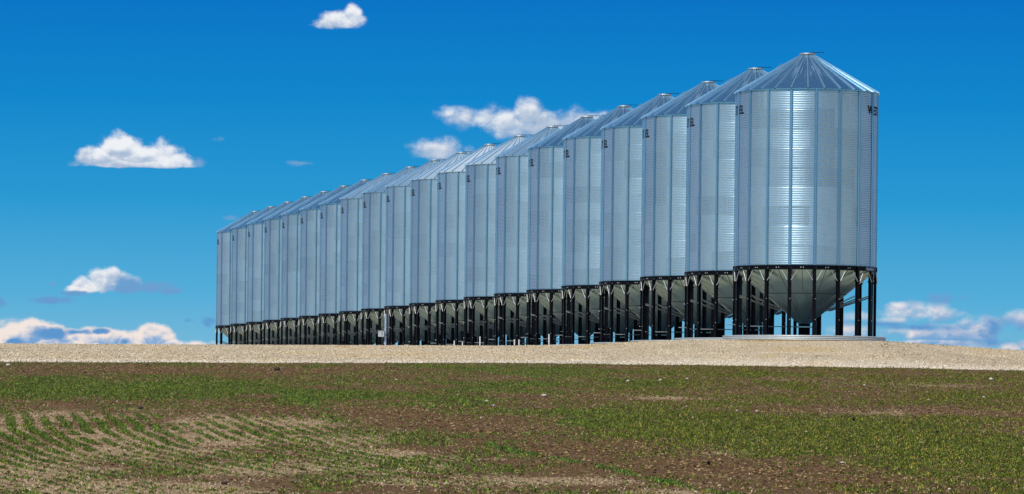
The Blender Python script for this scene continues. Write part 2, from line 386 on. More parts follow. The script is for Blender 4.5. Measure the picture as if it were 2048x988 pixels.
class MB:
    """collects faces for one mesh"""
    def __init__(self):
        self.v, self.f, self.m, self.s = [], [], [], []

    def add(self, vs_, fs, mat=0, smooth=False):
        k = len(self.v)
        self.v += [tuple(p) for p in vs_]
        for f in fs:
            self.f.append(tuple(i + k for i in f))
            self.m.append(mat)
            self.s.append(smooth)

    def box(self, c, ax, ay, az, mat=0):
        c, ax, ay, az = map(Vector, (c, ax, ay, az))
        P = [c + ax * i + ay * j + az * k for k in (-1, 1) for j in (-1, 1) for i in (-1, 1)]
        self.add(P, [(0, 2, 3, 1), (4, 5, 7, 6), (0, 1, 5, 4), (2, 6, 7, 3), (0, 4, 6, 2), (1, 3, 7, 5)], mat)

    def tube(self, a, b, r, n=8, mat=0, r2=None):
        a, b = Vector(a), Vector(b)
        d = (b - a).normalized()
        x = d.cross(Vector((0, 0, 1)) if abs(d.z) < 0.9 else Vector((1, 0, 0))).normalized()
        y = d.cross(x)
        r2 = r if r2 is None else r2
        P = []
        for q, rr in ((a, r), (b, r2)):
            P += [q + (x * math.cos(2 * math.pi * i / n) + y * math.sin(2 * math.pi * i / n)) * rr for i in range(n)]
        self.add(P, [(i, (i + 1) % n, n + (i + 1) % n, n + i) for i in range(n)], mat, n > 6)
        self.add(P[:n], [tuple(range(n - 1, -1, -1))], mat)
        self.add(P[n:], [tuple(range(n))], mat)

    def lathe(self, prof, n, mat=0, smooth=True):
        P = [(r * math.sin(2 * math.pi * i / n), -r * math.cos(2 * math.pi * i / n), z) for r, z in prof for i in range(n)]
        F = [(j * n + i, j * n + (i + 1) % n, (j + 1) * n + (i + 1) % n, (j + 1) * n + i)
             for j in range(len(prof) - 1) for i in range(n)]
        self.add(P, F, mat, smooth)

    def build(self, name, mats, parent=None):
        me = bpy.data.meshes.new(name)
        me.from_pydata(self.v, [], self.f)
        for m in (mats if isinstance(mats, (list, tuple)) else [mats]):
            me.materials.append(m)
        me.polygons.foreach_set('material_index', self.m)
        me.polygons.foreach_set('use_smooth', self.s)
        me.update()
        o = bpy.data.objects.new(name, me)
        col.objects.link(o)
        o.parent = parent
        return o


def np_mesh(name, verts, faces, mat, smooth=False, colors=None, cname='tint'):
    """faces: (n, k) array of equal-sized polygons"""
    me = bpy.data.meshes.new(name)
    nv, (nf, k) = len(verts), faces.shape
    me.vertices.add(nv)
    me.vertices.foreach_set('co', np.asarray(verts, np.float32).ravel())
    me.loops.add(nf * k)
    me.loops.foreach_set('vertex_index', faces.astype(np.int32).ravel())
    me.polygons.add(nf)
    me.polygons.foreach_set('loop_start', np.arange(0, nf * k, k, dtype=np.int32))
    me.polygons.foreach_set('loop_total', np.full(nf, k, dtype=np.int32))
    me.polygons.foreach_set('use_smooth', np.full(nf, smooth, dtype=bool))
    if colors is not None:
        at = me.color_attributes.new(cname, 'FLOAT_COLOR', 'POINT')
        at.data.foreach_set('color', np.asarray(colors, np.float32).ravel())
    me.materials.append(mat)
    me.update()
    me.validate()
    o = bpy.data.objects.new(name, me)
    col.objects.link(o)
    return o


# ------------------------------------------------------------------ the lie of the land
TB = np.array([(-0.127, 185.4), (-0.0953, 187.5), (-0.0636, 189.7), (-0.0002, 196.0), (0.034, 196.0), (0.0632, 194.1), (0.0959, 193.2), (0.1266, 190.9)])
TC = np.array([(-0.127, 282.8), (-0.0738, 277.5), (-0.0404, 272.9), (-0.0032, 267.7), (0.0188, 257.9), (0.0285, 247.0),
               (0.0392, 238.0), (0.0512, 234.1), (0.0719, 232.7), (0.0921, 232.3), (0.1082, 246.2), (0.1265, 263.7), (0.2, 330.0)])
PLATEAU = 3.86


def field_z(y):
    return -1.62 + 0.0285 * 8 * np.logaddexp(0, (y - 70) / 8)


def smin(a, b, k):
    h = np.clip(0.5 + 0.5 * (b - a) / k, 0, 1)
    return b * (1 - h) + a * h - k * h * (1 - h)


def land(x, y):
    """height of the land over the camera's eye"""
    x, y = np.asarray(x, float), np.asarray(y, float)
    t = x / np.maximum(y, 40)
    db = np.interp(t, TB[:, 0], TB[:, 1])
    dc = np.interp(t, TC[:, 0], TC[:, 1])
    zb = field_z(db)
    ramp = zb + (y - db) * (PLATEAU + CREST_K - zb) / (dc - db)
    z2 = smin(ramp, np.full_like(ramp, PLATEAU), 0.22)
    z = np.where(y < db, field_z(np.minimum(y, db)), z2)
    return z


CREST_K = 0.03


def ground(x, y):
    return land(x, y) + EYE


def vnoise(x, y, seed=0):
    xi, yi = np.floor(x).astype(np.int64), np.floor(y).astype(np.int64)
    fx, fy = x - xi, y - yi
    fx, fy = fx * fx * (3 - 2 * fx), fy * fy * (3 - 2 * fy)

    def h(i, j):
        n = (i * 374761393 + j * 668265263 + seed * 974634777) & 0xffffffff
        n = ((n ^ (n >> 13)) * 1274126177) & 0xffffffff
        n = (n ^ (n >> 16)) & 0xffff
        return n / 65535.0
    a, b_, c, d = h(xi, yi), h(xi + 1, yi), h(xi, yi + 1), h(xi + 1, yi + 1)
    return (a * (1 - fx) + b_ * fx) * (1 - fy) + (c * (1 - fx) + d * fx) * fy


def fbm(x, y, seed=0, octv=4):
    s, a, tot = 0, 1.0, 0
    for o in range(octv):
        s = s + a * vnoise(x * 2 ** o, y * 2 ** o, seed + o * 17)
        tot += a
        a *= 0.55
    return s / tot


def sstep(v, a, b):
    t = np.clip((v - a) / (b - a), 0, 1)
    return t * t * (3 - 2 * t)


def blobs(x, y, L):
    s = 0
    for cx, cy, rx, ry, w in L:
        s = s + w * np.exp(-(((x - cx) / rx) ** 2 + ((y - cy) / ry) ** 2))
    return s


def cover(x, y):
    """young crop, straw and bare soil over the field, each 0..1"""
    n_a = fbm(x / 2.2, y / 9.0, 3)
    n_b = fbm(x / 0.9, y / 4.0, 9)
    n_c = fbm(x / 1.6, y / 5.0, 21)
    xs = np.interp(y, [p[1] for p in STRIP][::-1], [p[0] for p in STRIP][::-1])
    strip = np.exp(-((x - xs + 0.5 * (n_c - 0.5)) / 0.20) ** 2) * sstep(n_b, 0.25, 0.7) * sstep(y, 60, 66) * (1 - sstep(y, 104, 110)) * (0.30 + 0.8 * n_b)
    xsb = np.interp(y, [p[1] for p in STRIPB][::-1], [p[0] for p in STRIPB][::-1])
    strip = strip + 0.3 * np.exp(-((x - xsb) / 0.4) ** 2) * sstep(y, 104, 110) * (1 - sstep(y, 136, 146))
    # drill rows swinging across the lower left
    gy = np.interp(y, [50, 70, 75.5, 80.9, 86, 91.6, 99.9, 115.8, 140], [1.9, -4.4, -6.01, -7.42, -8.77, -9.99, -11.43, -13.64, -16.8])
    ph = (x - gy) / 0.45 + 0.9 * (n_c - 0.5)
    row = sstep(0.5 + 0.5 * np.cos(2 * np.pi * ph), 0.12, 0.70)
    ri = np.floor(ph + 0.5)
    row = row * (0.70 + 0.5 * vnoise(ri * 7.31, y / 5.0 + ri * 3.7, 61)) * sstep(vnoise(ri * 3.1, y / 1.3, 19), 0.05, 0.35)
    rowreg = (1 - sstep(y + 5 * (n_c - 0.5), 106, 119)) * (1 - sstep(x - xs, -4.2, -0.8)) * sstep(n_a, 0.18, 0.45)
    rowreg = rowreg * sstep(y - 0.9 * x, 68, 74)
    gr = blobs(x, y, GREEN)
    ba = blobs(x, y, BARE)
    stw = blobs(x, y, STRAW)
    n_s = fbm(x / 4.5, y / 2.2, 77)
    green = np.clip(0.31 + 0.85 * (n_a - 0.45) + 0.8 * (n_b - 0.5) + 0.8 * (n_s - 0.5) + 0.50 * gr - 0.38 * ba, 0.06, 0.80)
    green = green * (1 - rowreg) + rowreg * np.clip(row * (0.62 + 1.0 * n_b) + 0.10 - 0.15 * stw, 0, 1)
    green = np.clip(green - 0.25 * stw + strip, 0, 1)
    straw = np.clip(1.3 * stw * (0.35 + 1.2 * n_c) + 0.08 + 0.6 * (n_c - 0.5), 0, 1) * (1 - 0.6 * np.clip(ba, 0, 1))
    straw = straw * (1 - 0.5 * rowreg) + rowreg * (1 - row) * np.clip(2.4 * n_c - 0.55, 0, 1) + 0.6 * (1 - sstep(y, 65, 70.5)) * n_c
    straw = np.clip(straw * (1 - strip), 0, 1)
    return green, straw, np.clip(ba, 0, 1), np.clip(strip, 0, 1)


# field: one sheet out to the horizon, fine where the photograph looks
def fan_sheet(name, tvals, dvals, mat, zoff, colorize):
    T, D = np.meshgrid(tvals, dvals)
    X, Y = T * np.maximum(D, 30), D
    Z = ground(X, Y) + zoff(X, Y)
    n, m_ = T.shape
    idx = np.arange(n * m_).reshape(n, m_)
    F = np.stack([idx[:-1, :-1], idx[:-1, 1:], idx[1:, 1:], idx[1:, :-1]], -1).reshape(-1, 4)
    V = np.stack([X, Y, Z], -1).reshape(-1, 3)
    return np_mesh(name, V, F, mat, True, colorize(X.ravel(), Y.ravel()) if colorize else None, 'cover')


def field_material():
    m, N, b = new_mat('field_soil')
    geo = N.n('ShaderNodeNewGeometry').outputs['Position']
    at = N.n('ShaderNodeAttribute', attribute_name='cover')
    gr, st, ba = N.sep(at.outputs['Color'])[:3]
    fine = N.noise(N.vm('MULTIPLY', geo, (1, 0.12, 1)), 14.0, 6, 0.75)
    mid = N.noise(N.vm('MULTIPLY', geo, (1, 0.2, 1)), 1.8, 4, 0.6)
    soil = N.ramp(fine, [(0.25, (0.046, 0.023, 0.008, 1)), (0.5, (0.122, 0.067, 0.026, 1)), (0.75, (0.24, 0.148, 0.066, 1))])
    soil = N.mix(N.m('MULTIPLY', N.ss(mid, 0.35, 0.7), 0.5), soil, (0.098, 0.056, 0.025, 1))
    strawc = N.ramp(fine, [(0.25, (0.12, 0.068, 0.030, 1)), (0.55, (0.32, 0.215, 0.115, 1)), (0.8, (0.58, 0.45, 0.29, 1))])
    fs = N.ss(N.m('ADD', N.m('MULTIPLY', st, 0.8), N.m('MULTIPLY_ADD', fine, 1.6, -0.95)), 0.15, 0.6)
    c = N.mix(fs, soil, strawc)
    fg = N.m('MULTIPLY', N.ss(N.m('ADD', N.m('MULTIPLY', gr, 0.7), N.m('MULTIPLY_ADD', fine, 1.4, -0.8)), 0.15, 0.6), 0.55)
    c = N.mix(fg, c, (0.062, 0.088, 0.018, 1))
    N.put(b.inputs['Base Color'], c)
    b.inputs['Roughness'].default_value = 1.0
    b.inputs['Specular IOR Level'].default_value = 0.1
    bp = N.n('ShaderNodeBump')
    bp.inputs['Strength'].default_value = 0.6
    bp.inputs['Distance'].default_value = 0.05
    N.put(bp.inputs['Height'], fine)
    N.put(b.inputs['Normal'], bp.outputs[0])
    return m


def gravel_material():
    m, N, b = new_mat('crushed_gravel')
    geo = N.n('ShaderNodeNewGeometry').outputs['Position']
    fine = N.noise(N.vm('MULTIPLY', geo, (1, 0.1, 1)), 11.0, 6, 0.8)
    big = N.noise(N.vm('MULTIPLY', geo, (1, 0.35, 1)), 0.35, 4, 0.6)
    c = N.ramp(fine, [(0.25, (0.20, 0.15, 0.095, 1)), (0.5, (0.50, 0.405, 0.285, 1)), (0.75, (0.68, 0.585, 0.45, 1))])
    at = N.n('ShaderNodeAttribute', attribute_name='cover')
    c = N.mix(1.0, c, at.outputs['Color'], 'MULTIPLY')
    N.put(b.inputs['Base Color'], c)
    b.inputs['Roughness'].default_value = 1.0
    b.inputs['Specular IOR Level'].default_value = 0.1
    bp = N.n('ShaderNodeBump')
    bp.inputs['Strength'].default_value = 0.5
    bp.inputs['Distance'].default_value = 0.04
    N.put(bp.inputs['Height'], fine)
    N.put(b.inputs['Normal'], bp.outputs[0])
    return m


M_FIELD = field_material()
M_GRAVEL = gravel_material()


def edge_d(x, y):
    t = np.asarray(x) / np.maximum(y, 40)
    return np.interp(t, TB[:, 0], TB[:, 1]) + 2.4 * (fbm(np.asarray(x) / 1.7, np.asarray(x) * 0 + 3.1, 5) - 0.5)


def cover_cols(x, y):
    g, s, b_, _ = cover(x, y)
    return np.stack([g, s, b_, np.ones_like(g)], -1)


tv = np.unique(np.concatenate([np.linspace(-0.15, 0.15, 420), np.linspace(-1.2, -0.15, 90), np.linspace(0.15, 1.2, 90),
                               -np.geomspace(1.2, 90, 26), np.geomspace(1.2, 90, 26)]))
dv = np.unique(np.concatenate([-np.geomspace(20, 6000, 24), np.linspace(-20, 56, 20), np.linspace(56, 205, 420),
                               np.linspace(205, 300, 80), np.geomspace(300, 6000, 40)]))
tag(fan_sheet('field', tv, dv, M_FIELD, lambda x, y: -0.14 * sstep(y - edge_d(x, y), 0.5, 6.0), cover_cols), kind='structure')

# gravel yard laid over the hill: starts at the field's edge
tg = np.linspace(-1.2, 1.2, 700)
k = np.concatenate([np.linspace(0, 1, 60), np.linspace(1, 2, 14)[1:], np.geomspace(2, 6, 10)[1:]])
T, K = np.meshgrid(tg, k)
X0 = T * 190
ED = edge_d(X0, np.full_like(X0, 190.0))
Y = ED + K * 95
X = T * Y
Z = ground(X, Y) + np.where(K == 0, -0.05, 0.03) + 0.02 * fbm(X / 0.8, Y / 2.5, 31)
idx = np.arange(T.size).reshape(T.shape)
F = np.stack([idx[:-1, :-1], idx[:-1, 1:], idx[1:, 1:], idx[1:, :-1]], -1).reshape(-1, 4)


def gravel_tint(x, y):
    """washed pale stone by the field, browner fines and damp spots up the bank, faint wheel tracks"""
    up = sstep(y - edge_d(x / y * 190, x * 0 + 190.0), 1.0, 14.0)
    n = fbm(x / 3.0, y / 9.0, 41)
    tr = np.exp(-((np.mod(y + 2.0 * fbm(x / 14, x * 0, 8), 17.0) - 8.0) / 0.8) ** 2)
    k_ = 1.12 - 0.20 * up + 0.34 * (n - 0.5) + 0.08 * tr
    damp = np.exp(-(((x - 14.2) / 1.6) ** 2 + ((y - 230.0) / 1.6) ** 2)) + 0.6 * np.exp(-(((x - 4.5) / 3.2) ** 2 + ((y - 246.0) / 5.0) ** 2)) + 0.5 * sstep(n, 0.62, 0.75)
    damp = np.clip(damp, 0, 1)
    return np.stack([k_ * (1 - 0.16 * damp), k_ * (1 - 0.05 * up) * (1 - 0.27 * damp), k_ * (1 - 0.14 * up) * (1 - 0.55 * damp), np.ones_like(k_)], -1)


tag(np_mesh('gravel_yard', np.stack([X, Y, Z], -1).reshape(-1, 3), F, M_GRAVEL, True, gravel_tint(X.ravel(), Y.ravel()), 'cover'), kind='structure')

# ------------------------------------------------------------------ a hopper-bottom grain bin, base of its ring at z = 0
R = 4.11
ZB, ZR, ZE = 0.28, 4.31, 14.44        # pad top, top of the support ring, eave
NST, NRIB = 18, 27
PH0, PHR = 3.6, -3.2                  # turn of the stiffeners and of the roof ribs


def pol(r, deg, z):
    a = R_(deg)
    return Vector((r * math.sin(a), -r * math.cos(a), z))


def frame(deg):
    a = R_(deg)
    return Vector((math.sin(a), -math.cos(a), 0)), Vector((math.cos(a), math.sin(a), 0)), Vector((0, 0, 1))


X_0, Y_0, PSI, STEP = 17.0025, 235.993, -0.218697, 10.9644
BASE_Z = PLATEAU + EYE
proto = empty('grain_bin', (X_0, Y_0, BASE_Z))

w_ = MB()
NC, SUB = 99, 4
prof = []
hz = (ZE - ZR - 0.10) / (NC + 0.0)
prof.append((R - 0.004, ZR))
for i in range(NC * SUB + 1):
    zc = ZR + 0.02 + i * hz / SUB
    lap = 0.004 if (i // (11 * SUB)) % 2 else 0.0
    prof.append((R + lap - 0.0095 * math.cos(2 * math.pi * i / SUB), zc))
prof.append((R - 0.02, ZE + 0.02))
w_.lathe(prof, 108)
wall = w_.build('wall', M_WALL, proto)

for i in range(NST):
    d = PH0 + i * 360 / NST
    er, et, ez = frame(d)
    b = MB()
    hw, dp = 0.072, 0.065
    pts = [(-hw - 0.03, 0.012), (-hw, 0.012), (-hw * 0.72, dp), (hw * 0.72, dp), (hw, 0.012), (hw + 0.03, 0.012)]
    P = [er * (R + o) + et * s + ez * z for z in (ZR + 0.005, ZE - 0.03) for s, o in pts]
    b.add(P, [(j, j + 1, 6 + j + 1, 6 + j) for j in range(5)])
    b.add(P[:6], [(5, 4, 3, 2, 1, 0)])
    for q in range(1, 9):                                     # splice plates at the sheet rings
        zc = ZR + q * 1.115
        b.box(er * (R + dp + 0.004) + ez * zc, et * 0.045, er * 0.004, ez * 0.12)
    b.build('stiffener', M_STIFF, proto)

# roof of flat tapering panels with raised ribs
RE, RC, ZC = 4.215, 0.40, 16.68
b = MB()
for i in range(NRIB):
    a0, a1 = PHR + i * 360 / NRIB, PHR + (i + 1) * 360 / NRIB
    p = [pol(RE, a0, ZE), pol(RE, a1, ZE), pol(RC, a1, ZC), pol(RC, a0, ZC)]
    b.add(p, [(0, 1, 2, 3)])
    lo = [q - Vector((0, 0, 0.035)) for q in p[:2]]
    b.add([p[0], lo[0], lo[1], p[1]], [(0, 1, 2, 3)])
    inn = [pol(R - 0.05, a0, ZE - 0.035), pol(R - 0.05, a1, ZE - 0.035)]
    b.add([lo[0], inn[0], inn[1], lo[1]], [(0, 1, 2, 3)])
for i in range(NRIB):
    d = PHR + i * 360 / NRIB
    er, et, ez = frame(d)
    up = Vector((er.x * (ZC - ZE), er.y * (ZC - ZE), RE - RC)).normalized()
    A, B_ = er * (RE + 0.02) + ez * (ZE - 0.012), er * (RC + 0.02) + ez * (ZC - 0.012)
    pr = [(-0.045, 0.0), (-0.034, 0.07), (0.034, 0.07), (0.045, 0.0)]
    prb = [(-0.024, 0.0), (-0.018, 0.05), (0.018, 0.05), (0.024, 0.0)]
    P = [A + et * s + up * h for s, h in pr] + [B_ + et * s + up * h for s, h in prb]
    b.add(P, [(j, j + 1, 4 + j + 1, 4 + j) for j in range(3)], 2)
    b.add(P[:4], [(3, 2, 1, 0)], 1)
roof = b.build('roof', [M_ROOF, M_SEAM, M_RIB], proto)

b = MB()
b.lathe([(0.36, ZC - 0.02), (0.36, ZC + 0.04), (0.44, ZC + 0.045), (0.455, ZC + 0.06), (0.455, ZC + 0.095), (0.43, ZC + 0.11), (0.2, ZC + 0.15), (0.001, ZC + 0.165)], 36)
cap = b.build('roof_cap', M_ROD, proto)
b = MB()
b.box((0.55, 0.0, ZC + 0.185), (0.42, 0, 0), (0, 0.035, 0), (0, 0, 0.014))
b.tube((0.12, 0, ZC + 0.10), (0.16, 0, ZC + 0.19), 0.025)
b.tube((0.40, 0, ZC + 0.06), (0.40, 0, ZC + 0.18), 0.02)
b.build('lid_lever', M_BLACK, cap)

# small vent on the far left slope
er, et, ez = frame(-112)
rr = 1.55
zz_ = ZC - (rr - RC) * (ZC - ZE) / (RE - RC)
b = MB()
up = Vector((er.x * (ZC - ZE), er.y * (ZC - ZE), RE - RC)).normalized()
dn = up.cross(et)
b.box(er * rr + ez * zz_ + up * 0.06, et * 0.16, dn * 0.16, up * 0.07)
b.box(er * rr + ez * zz_ + up * 0.145, et * 0.19, dn * 0.19, up * 0.015)
b.build('roof_vent', M_STIFF, proto)

# black support ring with its bolt pairs
b = MB()
b.lathe([(R - 0.02, ZR - 0.26), (R + 0.10, ZR - 0.26), (R + 0.10, ZR - 0.245), (R + 0.025, ZR - 0.24), (R + 0.025, ZR - 0.02), (R + 0.10, ZR - 0.015), (R + 0.10, ZR + 0.004), (R - 0.03, ZR + 0.004)], 108, 0, False)
for i in range(NST):
    d = PH0 + (i + 0.5) * 360 / NST
    for dd in (-1.0, 1.0):
        er, et, ez = frame(d + dd)
        b.tube(er * (R + 0.02) + ez * (ZR - 0.13), er * (R + 0.055) + ez * (ZR - 0.13), 0.03, 6, 1)
    for zc in (-0.07, -0.13, -0.19):
        er, et, ez = frame(PH0 + i * 360 / NST + 1.4)
        b.tube(er * (R + 0.02) + ez * (ZR + zc), er * (R + 0.05) + ez * (ZR + zc), 0.016, 6, 1)
ring = b.build('support_ring', [M_BLACK, M_BOLT], proto)

# legs: wide-flange posts with knee braces and radial tie rods
for i in range(NST):
    d = PH0 + i * 360 / NST
    er, et, ez = frame(d)
    c = er * (R - 0.02)
    z0, z1 = ZB, ZR - 0.26
    zm, zh = (z0 + z1) / 2, (z1 - z0) / 2
    b = MB()
    b.box(c + er * 0.075 + ez * zm, et * 0.092, er * 0.010, ez * zh)
    b.box(c - er * 0.075 + ez * zm, et * 0.092, er * 0.010, ez * zh)
    b.box(c + ez * zm, et * 0.009, er * 0.064, ez * zh)
    b.box(c + ez * (z1 - 0.60), et * 0.125, er * 0.105, ez * 0.05)      # collar where the braces meet
    b.box(c + ez * (z0 + 0.012), et * 0.16, er * 0.16, ez * 0.012)       # base plate
    b.box(c + ez * (z1 + 0.12), et * 0.10, er * 0.118, ez * 0.118)       # bracket up the ring
    for zc in (0.9, 2.1):
        b.tube(c + er * 0.08 + et * 0.05 + ez * (z0 + zc), c + er * 0.105 + et * 0.05 + ez * (z0 + zc), 0.022, 6, 1)
    leg = b.build('leg', [M_BLACK, M_BOLT], proto)
    b = MB()
    for s in (-1, 1):
        e2, t2, _ = frame(d + s * 6.6)
        b.tube(c + er * 0.12 + et * s * 0.11 + ez * (z1 - 0.62), e2 * (R + 0.06) + ez * (z1 + 0.015), 0.021, 8)
    b.build('knee_brace', M_ROD, leg)
    b = MB()
    for s in (-1, 1):
        b.tube(c - er * 0.11 + et * s * 0.10 + ez * (z0 + 2.33), er * 1.52 + et * s * 0.10 + ez * (z0 + 1.50), 0.021, 6)
    b.build('tie_rod', M_TIE, leg)

# hopper cone: sheets with seams, then the outlet and its slide gate
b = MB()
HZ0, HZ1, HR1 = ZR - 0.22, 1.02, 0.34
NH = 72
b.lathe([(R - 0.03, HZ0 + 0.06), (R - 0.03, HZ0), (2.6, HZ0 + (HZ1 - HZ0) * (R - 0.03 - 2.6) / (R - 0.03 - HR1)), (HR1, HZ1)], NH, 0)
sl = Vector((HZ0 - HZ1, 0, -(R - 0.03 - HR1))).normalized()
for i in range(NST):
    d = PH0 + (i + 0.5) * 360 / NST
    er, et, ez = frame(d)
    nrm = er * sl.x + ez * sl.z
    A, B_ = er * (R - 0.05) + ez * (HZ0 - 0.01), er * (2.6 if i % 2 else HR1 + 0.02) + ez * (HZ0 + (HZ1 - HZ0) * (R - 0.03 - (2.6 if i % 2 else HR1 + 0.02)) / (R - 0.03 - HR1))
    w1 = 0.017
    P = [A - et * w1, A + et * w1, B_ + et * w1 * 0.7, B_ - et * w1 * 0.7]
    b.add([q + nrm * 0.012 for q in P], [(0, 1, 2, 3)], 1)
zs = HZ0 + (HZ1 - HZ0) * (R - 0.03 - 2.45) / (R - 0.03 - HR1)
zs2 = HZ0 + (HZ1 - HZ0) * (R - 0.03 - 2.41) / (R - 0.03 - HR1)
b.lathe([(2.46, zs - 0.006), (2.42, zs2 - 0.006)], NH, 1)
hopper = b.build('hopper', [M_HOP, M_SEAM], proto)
b = MB()
b.lathe([(0.33, 1.05), (0.35, 1.0), (0.35, 0.88), (0.34, 0.87), (0.34, 0.30)], 24, 0)
b.build('outlet', M_BLACK, hopper)
b = MB()
b.box((0.08, 0, 0.83), (0.52, 0, 0), (0, 0.40, 0), (0, 0, 0.035))
b.tube((0.62, -0.1, 0.83), (0.62, 0.1, 0.83), 0.03)
gate = b.build('slide_gate', M_HOP, hopper)
b = MB()
b.tube((-0.4, -0.42, 0.83), (-3.95, -0.42, 0.83), 0.026, 8)
b.tube((-3.95, -0.42, 0.83), (-4.12, -0.42, 0.92), 0.026, 8)
b.tube((-4.12, -0.42, 0.92), (-4.55, -0.42, 0.92), 0.026, 8)
b.tube((-4.0, -0.42, 0.10 + 0.16), (-4.0, -0.42, 0.83), 0.022, 8)
b.build('gate_rod', M_TIE, gate)

# corrugated steel ring round the pad
b = MB()
pr = [(4.745, 0.0)]
for i in range(25):
    pr.append((4.75 + 0.03 * math.sin(2 * math.pi * 2.5 * i / 24), 0.005 + i * 0.265 / 24))
pr += [(4.735, 0.272)]
b.lathe(pr, 120, 0)
b.lathe([(4.735, 0.272), (4.72, 0.262)], 120, 0)
b.lathe([(4.72, 0.262), (0.001, 0.2605)], 60, 1, False)
b.build('foundation_ring', [M_BAND, M_PADFILL], proto)


def bent_text(s, size, deg0, z, r, mat, name, parent, thick=0.012, width=None):
    """lettering cut as thin sheets and rolled onto the wall; deg0 = left end as read from outside"""
    cu = bpy.data.curves.new(name, 'FONT')
    cu.body = s
    cu.size = size
    cu.offset = size * 0.022
    cu.space_character = 1.12
    cu.resolution_u = 3
    to = bpy.data.objects.new(name, cu)
    me = bpy.data.meshes.new_from_object(to)
    vs_ = [v.co.copy() for v in me.vertices]
    fs = [tuple(p.vertices) for p in me.polygons]
    bpy.data.meshes.remove(me)
    bpy.data.objects.remove(to)
    bpy.data.curves.remove(cu)
    x0, x1 = min(v.x for v in vs_), max(v.x for v in vs_)
    y0 = min(v.y for v in vs_)
    k = 1.0 if width is None else width / (x1 - x0)
    b = MB()
    P = [pol(r, deg0 + math.degrees((v.x - x0) * k / r), z + v.y - y0) for v in vs_]
    b.add(P, fs)
    o = b.build(name, mat, parent)
    return o


LW = 3.0                              # length of the word along the wall
arc = math.degrees(LW / (R + 0.03))
bent_text('WESTEEL', 0.72, 54.6, ZE - 1.32, R + 0.022, M_LETTER, 'lettering', proto, width=LW)
bent_text('WESTEEL', 0.72, -66.4 - arc, ZE - 1.32, R + 0.022, M_LETTER, 'lettering', proto, width=LW)
b = MB()
for q in range(6):
    a0, a1 = 52.0 + q * 2.6, 52.0 + (q + 1) * 2.6
    P = [pol(R + 0.108, a0, ZR - 0.235), pol(R + 0.108, a1, ZR - 0.235), pol(R + 0.108, a1, ZR - 0.03), pol(R + 0.108, a0, ZR - 0.03)]
    b.add(P, [(0, 1, 2, 3)])
plaque = b.build('name_plate', M_PLAQUE, proto)
bent_text('SeedStor', 0.20, 53.2, ZR - 0.205, R + 0.113, M_LETTER_PALE, 'lettering', plaque, width=0.92)

ORD = ['first', 'second', 'third', 'fourth', 'fifth', 'sixth', 'seventh', 'eighth', 'ninth', 'tenth', 'eleventh', 'twelfth',
       'thirteenth', 'fourteenth', 'fifteenth', 'sixteenth', 'seventeenth', 'eighteenth', 'nineteenth', 'twentieth']
WORDS = {0: 'largest and nearest galvanised bin, at the right end, its whole round wall in view',
         1: 'galvanised bin just behind the nearest one, second from the right end',
         18: 'small distant galvanised bin, second from the left end of the row',
         19: 'smallest and farthest galvanised bin, at the left end of the row'}
PALE = {6: 0.35, 7: 0.75, 8: 0.9, 9: 0.7, 10: 0.45, 3: 0.0, 11: 0.3, 12: 0.4}


def kids(o):
    return [c for c in bpy.data.objects if c.parent == o]


def copy_tree(o, parent, tree):
    c = o.copy()
    col.objects.link(c)
    c.parent = parent
    for ch in tree[o.name]:
        copy_tree(ch, c, tree)
    return c


bpy.context.view_layer.update()
tree = {}
for o in list(col.objects):
    tree[o.name] = []
for o in list(col.objects):
    if o.parent:
        tree[o.parent.name].append(o)
for i in range(20):
    root = proto if i == 0 else copy_tree(proto, None, tree)
    root.location = (X_0 + i * STEP * math.sin(PSI), Y_0 + i * STEP * math.cos(PSI), BASE_Z)
    lab = WORDS.get(i)
    if lab is None:
        how = 'pale dull roof' if i in (7, 8, 9) else 'blue-tinted roof'
        lab = ('galvanised hopper bin with %s, %s from the right end of the row' % (how, ORD[i]) if i < 10 else
               'galvanised hopper bin on black legs, %s from the left end of the row' % ORD[19 - i])
    tag(root, lab, 'grain bin', 'galvanised grain bins standing in a row')
for o in col.objects:
    if o.name.split('.')[0] == 'roof':
        k_ = round((o.parent.location.y - Y_0) / (STEP * math.cos(PSI)))
        o.color = (1, 1, 1, 1 - PALE.get(k_, 0.0))

# ------------------------------------------------------------------ what grows and lies on the field
def slope_seen(y):
    z = field_z(y)
    return 0.0285 / (1 + np.exp(-(y - 70) / 8)) - z / y


def scatter(n, tmin, tmax, d0, d1, weight):
    """random field points, about evenly spread as seen at a grazing angle"""
    dd = np.linspace(d0, d1, 800)
    pdf = dd * weight(dd)
    cdf = np.cumsum(pdf)
    cdf /= cdf[-1]
    y = np.interp(rng.random(n), cdf, dd)
    x = y * (tmin + (tmax - tmin) * rng.random(n))
    return x, y


